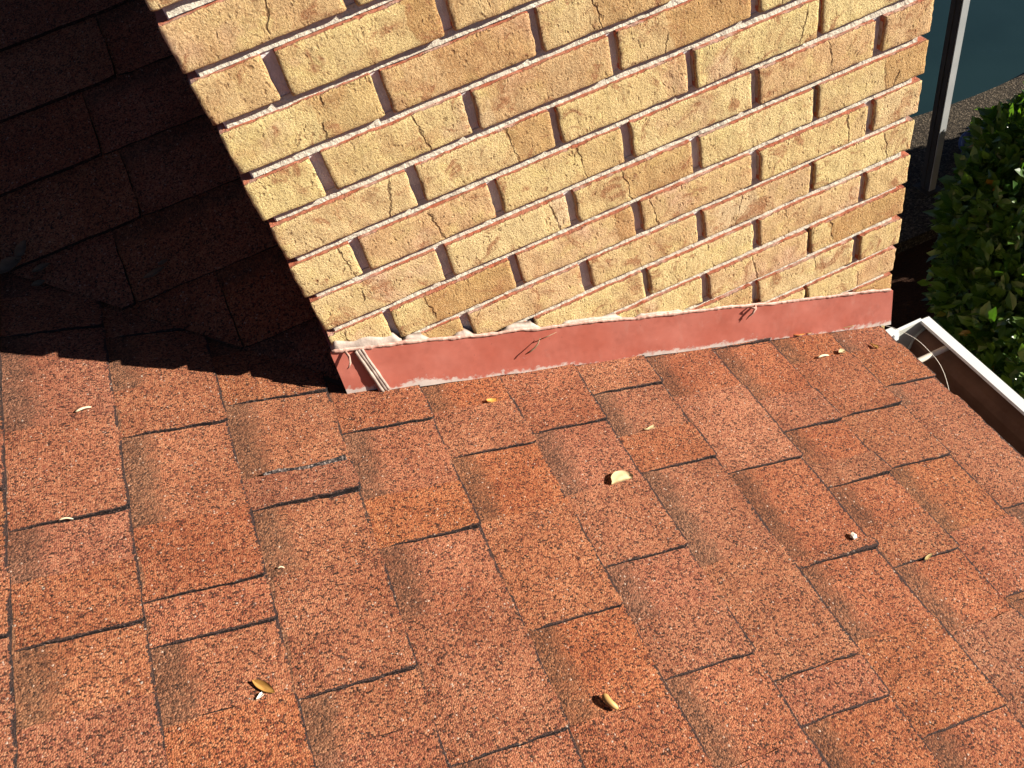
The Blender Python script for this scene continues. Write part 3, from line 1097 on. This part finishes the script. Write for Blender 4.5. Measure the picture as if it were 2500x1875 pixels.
V, F = join([box(gx + 0.0, gx + 0.42, GY0 - 0.16, GY0 + 0.10, gz + 0.04, gz + 0.20), box(gx + 0.30, gx + 0.46, GY0 - 0.20, GY0 + 0.02, gz - 0.10, gz + 0.16)])
bmx = mesh_obj('bracket', V, F, M['white'], gut)
# spikes in ferrules, every two feet
for j, y in enumerate((-1.42, -9.4)):
    pts = [(gx + 1.58 * t, y + 0.0, gz - 0.24) for t in (0, .12, .25, .4, .55, .7, .85, 1.0)]
    sp = mesh_obj('spike', *tube(pts, 0.085, 14), M['spike'], gut, smooth=True)
    V, F = tube([(gx + 0.32, y, gz - 0.24), (gx + 0.36, y, gz - 0.24)], 0.089, 14)
    mesh_obj('seam_ring', V, F, M['grime'], sp)


# ------------------------------------------------------------------ small litter on the roof
def on_main(u, v, h=0.12):
    return MAIN.p(u, v, h)


def litter_leaf(name, label, cat, ends, width, mat, curl=0.3, fold=0.2, lift=0.10, shape='oval', pl=MAIN, group=None, nlen=10, nw=6, roll=0.0):
    u0, v0, u1, v1 = ends
    a_, b_ = pl.p(u0, v0, 0), pl.p(u1, v1, 0)
    d_ = b_ - a_
    Ln = d_.length
    d_.normalize()
    s_ = pl.n.cross(d_).normalized()
    V, F = [], []
    for i in range(nlen + 1):
        t = i / nlen
        if shape == 'oval':
            wd = math.sin(math.pi * min(1, max(0, t))) ** 0.75
        elif shape == 'tri':
            wd = max(0.02, (t * 1.0)) if t < 0.9 else 0.6
        elif shape == 'half':
            wd = math.sqrt(max(0, 1 - (2 * t - 1) ** 2))
        else:
            wd = 0.5 + 0.5 * math.sin(math.pi * t)
        wd = max(wd, 0.04)
        for j in range(nw + 1):
            sj = (j / nw - 0.5) * 2
            if shape == 'half':
                off = s_ * (width * wd * (j / nw))
                h = lift + fold * width * (j / nw) * 1.0 + 0.03 * nz(t * 4, sj, width * 30)
            else:
                off = s_ * (width * 0.5 * wd * sj * math.cos(roll))
                h = lift + fold * width * sj * sj * wd + roll * width * 0.5 * sj * wd + curl * Ln * 0.25 * (2 * t - 1) ** 2 + 0.02 * nz(t * 5, sj * 2, Ln * 50)
            V.append(tuple(a_ + d_ * (Ln * t) + off + pl.n * h))
    for i in range(nlen):
        for j in range(nw):
            k0 = i * (nw + 1) + j
            F.append((k0, k0 + nw + 1, k0 + nw + 2, k0 + 1))
    nf = len(V)
    V += [tuple(Vector(v) - pl.n * 0.018) for v in V]
    F += [tuple(x + nf for x in f[::-1]) for f in F]
    rim = [i * (nw + 1) for i in range(nlen + 1)] + [nlen * (nw + 1) + j for j in range(1, nw + 1)] + \
          [i * (nw + 1) + nw for i in range(nlen - 1, -1, -1)] + list(range(nw - 1, 0, -1))
    for x, y in zip(rim, rim[1:] + rim[:1]):
        F.append((x, y, y + nf, x + nf))
    o = mesh_obj(name, V, F, mat, None, smooth=True)
    return tag(o, label, cat, group or ('dry leaves scattered on the roof' if cat == 'leaf' else None))


litter_leaf('dry_leaf', 'pale half-round dry leaf lying mid roof, the largest leaf on the sunny shingles', 'leaf', (4.58, -4.07, 5.14, -4.00), 0.23, M['cream'], 0.05, 0.35, 0.09, 'half')
litter_leaf('dry_leaf', 'brown boat-shaped leaf with a dark shadow on the lower left shingles', 'leaf', (-3.28, -6.62, -2.97, -6.92), 0.14, M['ochre'], 0.4, 0.35, 0.08, 'oval', roll=0.3)
litter_leaf('dry_leaf', 'orange leaf scrap lying just below the red flashing', 'leaf', (2.79, -1.05, 3.03, -1.06), 0.12, M['orange'], 0.4, 0.2, 0.11, 'long')
litter_leaf('dry_leaf', 'small cream leaf scrap upslope of the half-round leaf', 'leaf', (6.12, -2.70, 6.42, -2.66), 0.12, M['cream'], 0.3, 0.2, 0.10, 'tri')
litter_leaf('dry_leaf', 'tan triangular leaf scrap near the gutter edge', 'leaf', (14.46, -0.88, 14.53, -1.14), 0.19, M['ochre'], 0.2, 0.3, 0.10, 'tri')
litter_leaf('dry_leaf', 'short cream leaf curled up between the straw and the tan triangular scrap', 'leaf', (13.12, -1.13, 13.40, -1.07), 0.15, M['cream'], 0.4, 0.5, 0.11, 'oval')
litter_leaf('dry_leaf', 'longer orange leaf lying against the foot of the red flashing', 'leaf', (12.22, -0.16, 12.66, -0.18), 0.16, M['orange'], 0.3, 0.3, 0.12, 'oval')
litter_leaf('dry_leaf', 'shorter tan leaf touching the flashing beside the longer orange one', 'leaf', (12.68, -0.15, 12.90, -0.17), 0.12, M['tan'], 0.3, 0.3, 0.12, 'oval')
litter_leaf('seed_pod', 'long olive seed pod lying along the flashing near the gutter', 'seed pod', (13.90, -0.16, 14.74, -0.08), 0.15, M['olive'], 0.12, 0.6, 0.12, 'oval')
litter_leaf('dry_leaf', 'tiny green-yellow blade on the tab edge at right of the white chip', 'leaf', (10.36, -7.63, 10.65, -7.54), 0.07, M['olive'], 0.2, 0.2, 0.12, 'oval')

# bean-shaped curled leaf
pts = []
for i in range(11):
    t = i / 10
    u = 2.24 + 0.13 * t - 0.05 * math.sin(math.pi * t)
    v = -8.46 - 0.32 * t
    pts.append(tuple(on_main(u, v, 0.125 + 0.03 * math.sin(math.pi * t))))
V, F = tube(pts, [0.012, .048, .062, .066, .066, .064, .06, .058, .055, .045, .02], 9)
tag(mesh_obj('dry_leaf', V, F, M['beantan'], smooth=True), 'tan leaf rolled up like a bean at the bottom of the roof', 'leaf', 'dry leaves scattered on the roof')


def straw(label, ends, r, mat, name='straw', bow=0.02, h=0.11, cat='straw', pl=MAIN):
    u0, v0, u1, v1 = ends
    pts = []
    for i in range(8):
        t = i / 7
        pts.append(tuple(pl.p(u0 + (u1 - u0) * t, v0 + (v1 - v0) * t + bow * math.sin(math.pi * t), h + 0.02 * math.sin(math.pi * t))))
    V, F = tube(pts, [r * .4, r, r * 1.1, r * 1.1, r, r, r * .8, r * .3], 6)
    return tag(mesh_obj(name, V, F, mat, smooth=True), label, cat, 'straws lying on the shingles')


straw('pale straw lying on the shingles just below the shadow edge at far left', (-5.75, 0.32, -5.45, 0.41), 0.022, M['straw'])
straw('pale straw lying across the tab left of the short curled cream leaf', (12.38, -1.17, 12.78, -1.15), 0.030, M['straw'])
straw('thin straw caught in the dark tab edge at the left side of the roof', (-6.06, -2.55, -5.82, -2.58), 0.016, M['straw'], h=0.13)
straw('tiny straw fleck on the brown band left of the middle of the roof', (-2.52, -4.51, -2.40, -4.53), 0.013, M['straw'], h=0.07)

# white chip: a small faceted crumb
bm = bmesh.new()
bmesh.ops.create_icosphere(bm, subdivisions=1, radius=1.0)
cv = []
for vx in bm.verts:
    d_ = vx.co
    p_ = on_main(9.185 + 0.085 * d_.x * (1 + 0.3 * nz(d_.x * 3, d_.y * 3, 1)), -6.68 + 0.095 * d_.y * (1 + .3 * nz(d_.y * 2, 5, d_.z * 2)), 0.12 + 0.065 * d_.z)
    cv.append(tuple(p_))
cf = [tuple(v.index for v in f.verts) for f in bm.faces]
bm.free()
tag(mesh_obj('mortar_chip', cv, cf, M['chip']), 'small white mortar chip lying on the right part of the roof', 'chip')
litter_leaf('seed_husk', 'small white husk tucked under the brown boat-shaped leaf', 'husk', (-3.27, -6.95, -3.15, -6.88), 0.09, M['chip'], 0.3, 0.4, 0.09, 'tri')

# twig stuck to the flashing
pts = [(4.40, -0.17, -9.62), (4.30, -0.27, -9.66), (4.18, -0.32, -9.70), (4.05, -0.30, -9.77), (3.93, -0.26, -9.83)]
V1 = tube(pts, [.012, .018, .02, .022, .010], 6)
V2 = tube([(4.36, -0.20, -9.63), (4.6, -0.22, -9.62), (4.82, -0.19, -9.64)], [.012, .012, .005], 5)
tag(mesh_obj('twig', *join([V1, V2]), M['twig'], smooth=True), 'thin dry twig stuck to the red flashing near its middle', 'twig')

# thread hanging from the roof edge into the gutter
pts = []
P0, P1, P2, P3 = Vector((14.05, -0.02, -14.78)), Vector((14.85, -0.62, -14.9)), Vector((15.25, -1.7, -15.1)), Vector((14.62, -2.85, -15.6))
for i in range(25):
    t = i / 24
    p_ = P0 * (1 - t) ** 3 + P1 * 3 * t * (1 - t) ** 2 + P2 * 3 * t * t * (1 - t) + P3 * t ** 3
    pts.append(tuple(p_ + Vector((0.02 * nz(t * 6, 1, 2), 0.02 * nz(t * 6, 4, 2), 0))))
tag(mesh_obj('thread', *tube(pts, 0.007, 5), M['chip'], smooth=True), 'thin pale thread arching from the roof edge over the gutter', 'thread')

# litter caught in the shaded valley (x, slope distance)
VAL = [(-6.45, 6.35, 0.75, 0.36, 'oval', 'pale lobed leaf at the far left in the shaded valley'),
       (-6.05, 6.62, 0.55, 0.26, 'oval', 'pale leaf pointing up the slope above the lobed leaf in the valley'),
       (-5.74, 5.98, 0.45, 0.16, 'oval', 'narrow pale leaf in the shade, just right of the lobed leaf'),
       (-5.90, 5.62, 0.35, 0.14, 'oval', 'small pale leaf lowest in the shaded valley litter'),
       (-3.30, 4.68, 0.55, 0.14, 'oval', 'longer pale straw-like leaf on the shaded shingles, lower of the pair'),
       (-3.02, 4.86, 0.26, 0.10, 'oval', 'shorter pale straw-like leaf on the shaded shingles, upper of the pair')]
for i, (x, wv, ln, wd, sh, lb) in enumerate(VAL):
    an = (0.15, 0.9, 0.1, -0.1, 0.12, 0.1)[i]
    du, dvv = -math.sin(an) * ln / 2, math.cos(an) * ln / 2
    litter_leaf('dry_leaf', lb, 'leaf', (-wv - du, x - dvv, -wv + du, x + dvv), wd, M['greyleaf'], 0.3, 0.3, 0.16, sh, UP)

# ------------------------------------------------------------------ yard: soil, deck, pool, post, tub
G = -50.0
gv = [(-900, -900, G - 1.5), (900, -900, G - 1.5), (900, 900, G - 1.5), (-900, 900, G - 1.5)]
bm = bmesh.new()
hole_c, hole_r = (66.0, 62.5), (30.0, 16.8)
NP = 72


def pool_pt(i, grow=0.0):
    t = 2 * math.pi * i / NP
    return (hole_c[0] + (hole_r[0] + grow) * math.cos(t), hole_c[1] + (hole_r[1] + grow) * math.sin(t))


def ring_sheet(outer, zc, zi):
    b_ = bmesh.new()
    ov = [b_.verts.new((x * S, y * S, zc * S)) for x, y in outer]
    iv = [b_.verts.new((x * S, y * S, zc * S)) for x, y in [pool_pt(i) for i in range(NP)]]
    es = [b_.edges.new((ov[i], ov[(i + 1) % len(ov)])) for i in range(len(ov))]
    es += [b_.edges.new((iv[i], iv[(i + 1) % NP])) for i in range(NP)]
    bmesh.ops.triangle_fill(b_, use_beauty=True, use_dissolve=False, edges=es)
    for vx, lst in ((ov, len(ov)), (iv, NP)):
        dn = [b_.verts.new((v.co.x, v.co.y, zi * S)) for v in vx]
        for i in range(lst):
            b_.faces.new((vx[i], vx[(i + 1) % lst], dn[(i + 1) % lst], dn[i]))
    bmesh.ops.recalc_face_normals(b_, faces=b_.faces)
    return b_


def bm_obj(name, b_, mat):
    me = bpy.data.meshes.new(name)
    b_.to_mesh(me)
    b_.free()
    me.materials.append(mat)
    o = bpy.data.objects.new(name, me)
    return link(o)


gr = bm_obj('ground', ring_sheet([(-6000, -6000), (6000, -6000), (6000, 6000), (-6000, 6000)], G - 1.2, G - 4), M['ground'])
tag(gr, kind='structure')
deck_out = [(16.5, 32.2), (30, 32.0), (44, 32.1), (60, 31.8), (110, 32.0), (118, 40), (118, 92), (16.5, 92)]
dk = bm_obj('pool_deck', ring_sheet(deck_out, G, G - 1.6), M['deck'])
tag(dk, kind='structure')
V = [(*pool_pt(i, 0.3), G - 0.9) for i in range(NP)]
wt = mesh_obj('pool_water', V, [tuple(range(NP))], M['water'], None, centre=False)
tag(wt, kind='structure')

PX, PY = 50.5, 36.2
post = thing('enclosure_post', 'white aluminium screen post standing on the dark pool deck right of the chimney', 'post', (PX, PY, G))
b1 = box(PX, PX + 0.62, PY, PY + 1.15, G + 0.12, G + 44)
mesh_obj('column', *b1, M['post'], post)
mesh_obj('shaded_side_strip', *box(PX - 0.10, PX - 0.003, PY + 0.10, PY + 1.15, G + 0.12, G + 44), M['bronze_shade'], post)  # dark strip added so the post's shaded left side reads dark
mesh_obj('screen_bead', *box(PX - 0.16, PX - 0.103, PY + 0.6, PY + 0.75, G + 0.12, G + 44), M['bronze_shade'], post)
mesh_obj('foot_plate', *box(PX - 0.5, PX + 1.1, PY - 0.4, PY + 1.6, G + 0.01, G + 0.115), M['bronze_shade'], post)

# blue tub
tb = (57.6, 37.2)
NT = 28
ring = [(2.2, 0.02), (2.5, 1.5), (2.72, 1.55), (2.72, 1.70), (2.45, 1.70), (2.1, 0.2), (0.0, 0.2)]
V, F = [], []
for r_, h_ in ring[:-1]:
    for i in range(NT):
        t = 2 * math.pi * i / NT
        V.append((tb[0] + r_ * math.cos(t), tb[1] + r_ * math.sin(t), G + h_))
nr_ = len(ring) - 1
for a_ in range(nr_ - 1):
    for i in range(NT):
        F.append((a_ * NT + i, a_ * NT + (i + 1) % NT, (a_ + 1) * NT + (i + 1) % NT, (a_ + 1) * NT + i))
F.append(tuple((nr_ - 1) * NT + i for i in range(NT)))
F.append(tuple(range(NT))[::-1])
tag(mesh_obj('plastic_tub', V, F, M['blue'], smooth=True), 'low blue plastic tub on the shaded deck between the post and the shrub', 'tub')

# ------------------------------------------------------------------ shrubs
LEAF = np.array([(0, 0, 0), (-0.20, 0.28, 0.05), (0, 0.30, 0.0), (0.20, 0.28, 0.05), (-0.24, 0.60, 0.03), (0, 0.62, -0.01), (0.24, 0.60, 0.03), (0, 1.0, -0.10)])
LF = [(0, 2, 1), (0, 3, 2), (1, 2, 5, 4), (2, 3, 6, 5), (4, 5, 7), (5, 6, 7)]
leaf_me = bpy.data.meshes.new('leaf')
leaf_me.from_pydata((LEAF * S).tolist(), [], LF)
leaf_me.materials.append(M['leaf'])
a_ = leaf_me.attributes.new('leafrand', 'FLOAT', 'POINT')
a_.data.foreach_set('value', np.zeros(len(LEAF), dtype=np.float32))
camp = np.array(CAMP) / S
Rc = np.array([RIGHT, DOWN, FWD])


def shrub(label, loc, blobs, nper, nsingle, base_pts):
    t = thing('leafy_shrub', label, 'shrub', loc, 'shrubs beside the pool deck')
    P, Nn = [], []
    for (c0, r0) in blobs:
        d = rng.normal(size=(nper, 3))
        d /= np.linalg.norm(d, axis=1)[:, None]
        depth = 1.0 - np.abs(rng.normal(size=nper)) * 0.16
        lump = np.array([1 + 0.16 * noise.noise(Vector(x * 2.2 + np.array(c0) * 0.37)) + 0.10 * noise.noise(Vector(x * 6 + np.array(c0))) for x in d])
        p = np.array(c0) + d * np.array(r0) * (depth * lump)[:, None]
        P.append(p)
        Nn.append(d)
    P = np.concatenate(P)
    Nn = np.concatenate(Nn)
    keep = P[:, 2] > G + 0.3
    P, Nn = P[keep], Nn[keep]
    n = len(P)
    # leaf frames: long axis outward and up, blade facing outward
    ax = Nn * 0.7 + np.array([0, 0, 0.45]) + rng.normal(size=(n, 3)) * 0.55
    ax /= np.linalg.norm(ax, axis=1)[:, None]
    up = Nn * 0.6 + np.array([0, 0, 0.8]) + rng.normal(size=(n, 3)) * 0.5
    sd = np.cross(ax, up)
    sd /= np.linalg.norm(sd, axis=1)[:, None]
    nn = np.cross(sd, ax)
    size = rng.uniform(0.50, 1.50, n)
    rot = np.stack([sd, ax, nn], axis=2)                 # columns
    cc = (P - camp) @ Rc.T
    sx = 1250 + 2092.35 * cc[:, 0] / cc[:, 2]
    sy = 937.5 + 2092.35 * cc[:, 1] / cc[:, 2]
    vis = (sx > 0) & (sx < 2500) & (sy > 0) & (sy < 1875)
    face = -(np.sum(Nn * (P - camp), axis=1)) / np.linalg.norm(P - camp, axis=1)
    score = np.where(vis & (face > 0.0), size * 60 / cc[:, 2], 0)
    order = np.argsort(-score)
    single = set(order[:nsingle].tolist())
    tl = np.array(loc)
    for i in single:
        o = bpy.data.objects.new('leaf', leaf_me)
        mt = Matrix.Identity(4)
        for r_ in range(3):
            for c_2 in range(3):
                mt[r_][c_2] = rot[i, r_, c_2] * size[i]
            mt[r_][3] = (P[i, r_] - tl[r_]) * S
        o.matrix_local = mt
        link(o, t)
    rest = np.array([i for i in range(n) if i not in single])
    V = (np.einsum('nij,kj->nki', rot[rest], LEAF) * size[rest][:, None, None] + P[rest][:, None, :]).reshape(-1, 3)
    k = len(LEAF)
    nr2 = len(rest)
    rr = np.repeat(rng.uniform(0, 1, nr2), k)
    F = []
    for i in range(nr2):
        b = i * k
        F.extend([tuple(x + b for x in f) for f in LF])
    o = mesh_obj('foliage', V, F, M['leaf'], t, None, dict(leafrand=rr))
    tag(o, kind='stuff')
    for i in order[::max(1, n // 60)][:40]:
        d_ = Vector(Nn[i] * 0.8 + np.array([0, 0, 0.5]))
        p_ = Vector(P[i])
        mesh_obj('shoot', *tube([p_ - d_ * 2.2, p_ - d_ * 0.6 + Vector((0.1, 0, 0)), p_ + d_ * 1.1], [0.10, 0.07, 0.03], 5), M['stem'], t, smooth=True)
    for (bp, tp) in base_pts:
        bp, tp = Vector(bp), Vector(tp)
        mid = bp.lerp(tp, 0.5) + Vector((random.uniform(-1, 1), random.uniform(-1, 1), 0))
        mesh_obj('stem', *tube([bp, bp.lerp(mid, .6), mid, tp], [0.55, .4, .32, .12], 7), M['stem'], t, smooth=True)
    return t


shrub('glossy green shrub nearest the gutter, mostly in its own shade with sunlit top leaves', (45, 17, G),
      [((43.5, 20.5, -38.7), (5, 5, 5)), ((46.6, 22, -37.8), (5.5, 5, 6)), ((42.6, 17.5, -42.7), (6, 6, 7)), ((42, 11, -45.5), (9, 8.5, 8.5)), ((50, 16, -43), (9, 8, 8)), ((52, 23.5, -45), (9, 5.5, 5.5)), ((38.5, 5, -44), (9, 8, 8))], 3400, 290,
      [((45, 17, G - 1), (45, 21, -38)), ((44, 16, G - 1), (42, 11, -45)), ((46, 17, G - 1), (50, 16, -42)), ((40, 8, G - 1), (38.5, 5, -43))])
shrub('added green shrub out of view past the right edge, shading the post and deck', (62, 29, G),
      [((62, 30, -46.5), (8, 7, 7)), ((73, 28, -46), (9, 7.5, 7))], 6500, 20,  # unseen shrub, added to cast shade on the post, tub and deck
      [((62, 28.5, G - 1), (62, 28.5, -46)), ((73, 27, G - 1), (73, 27, -46))])
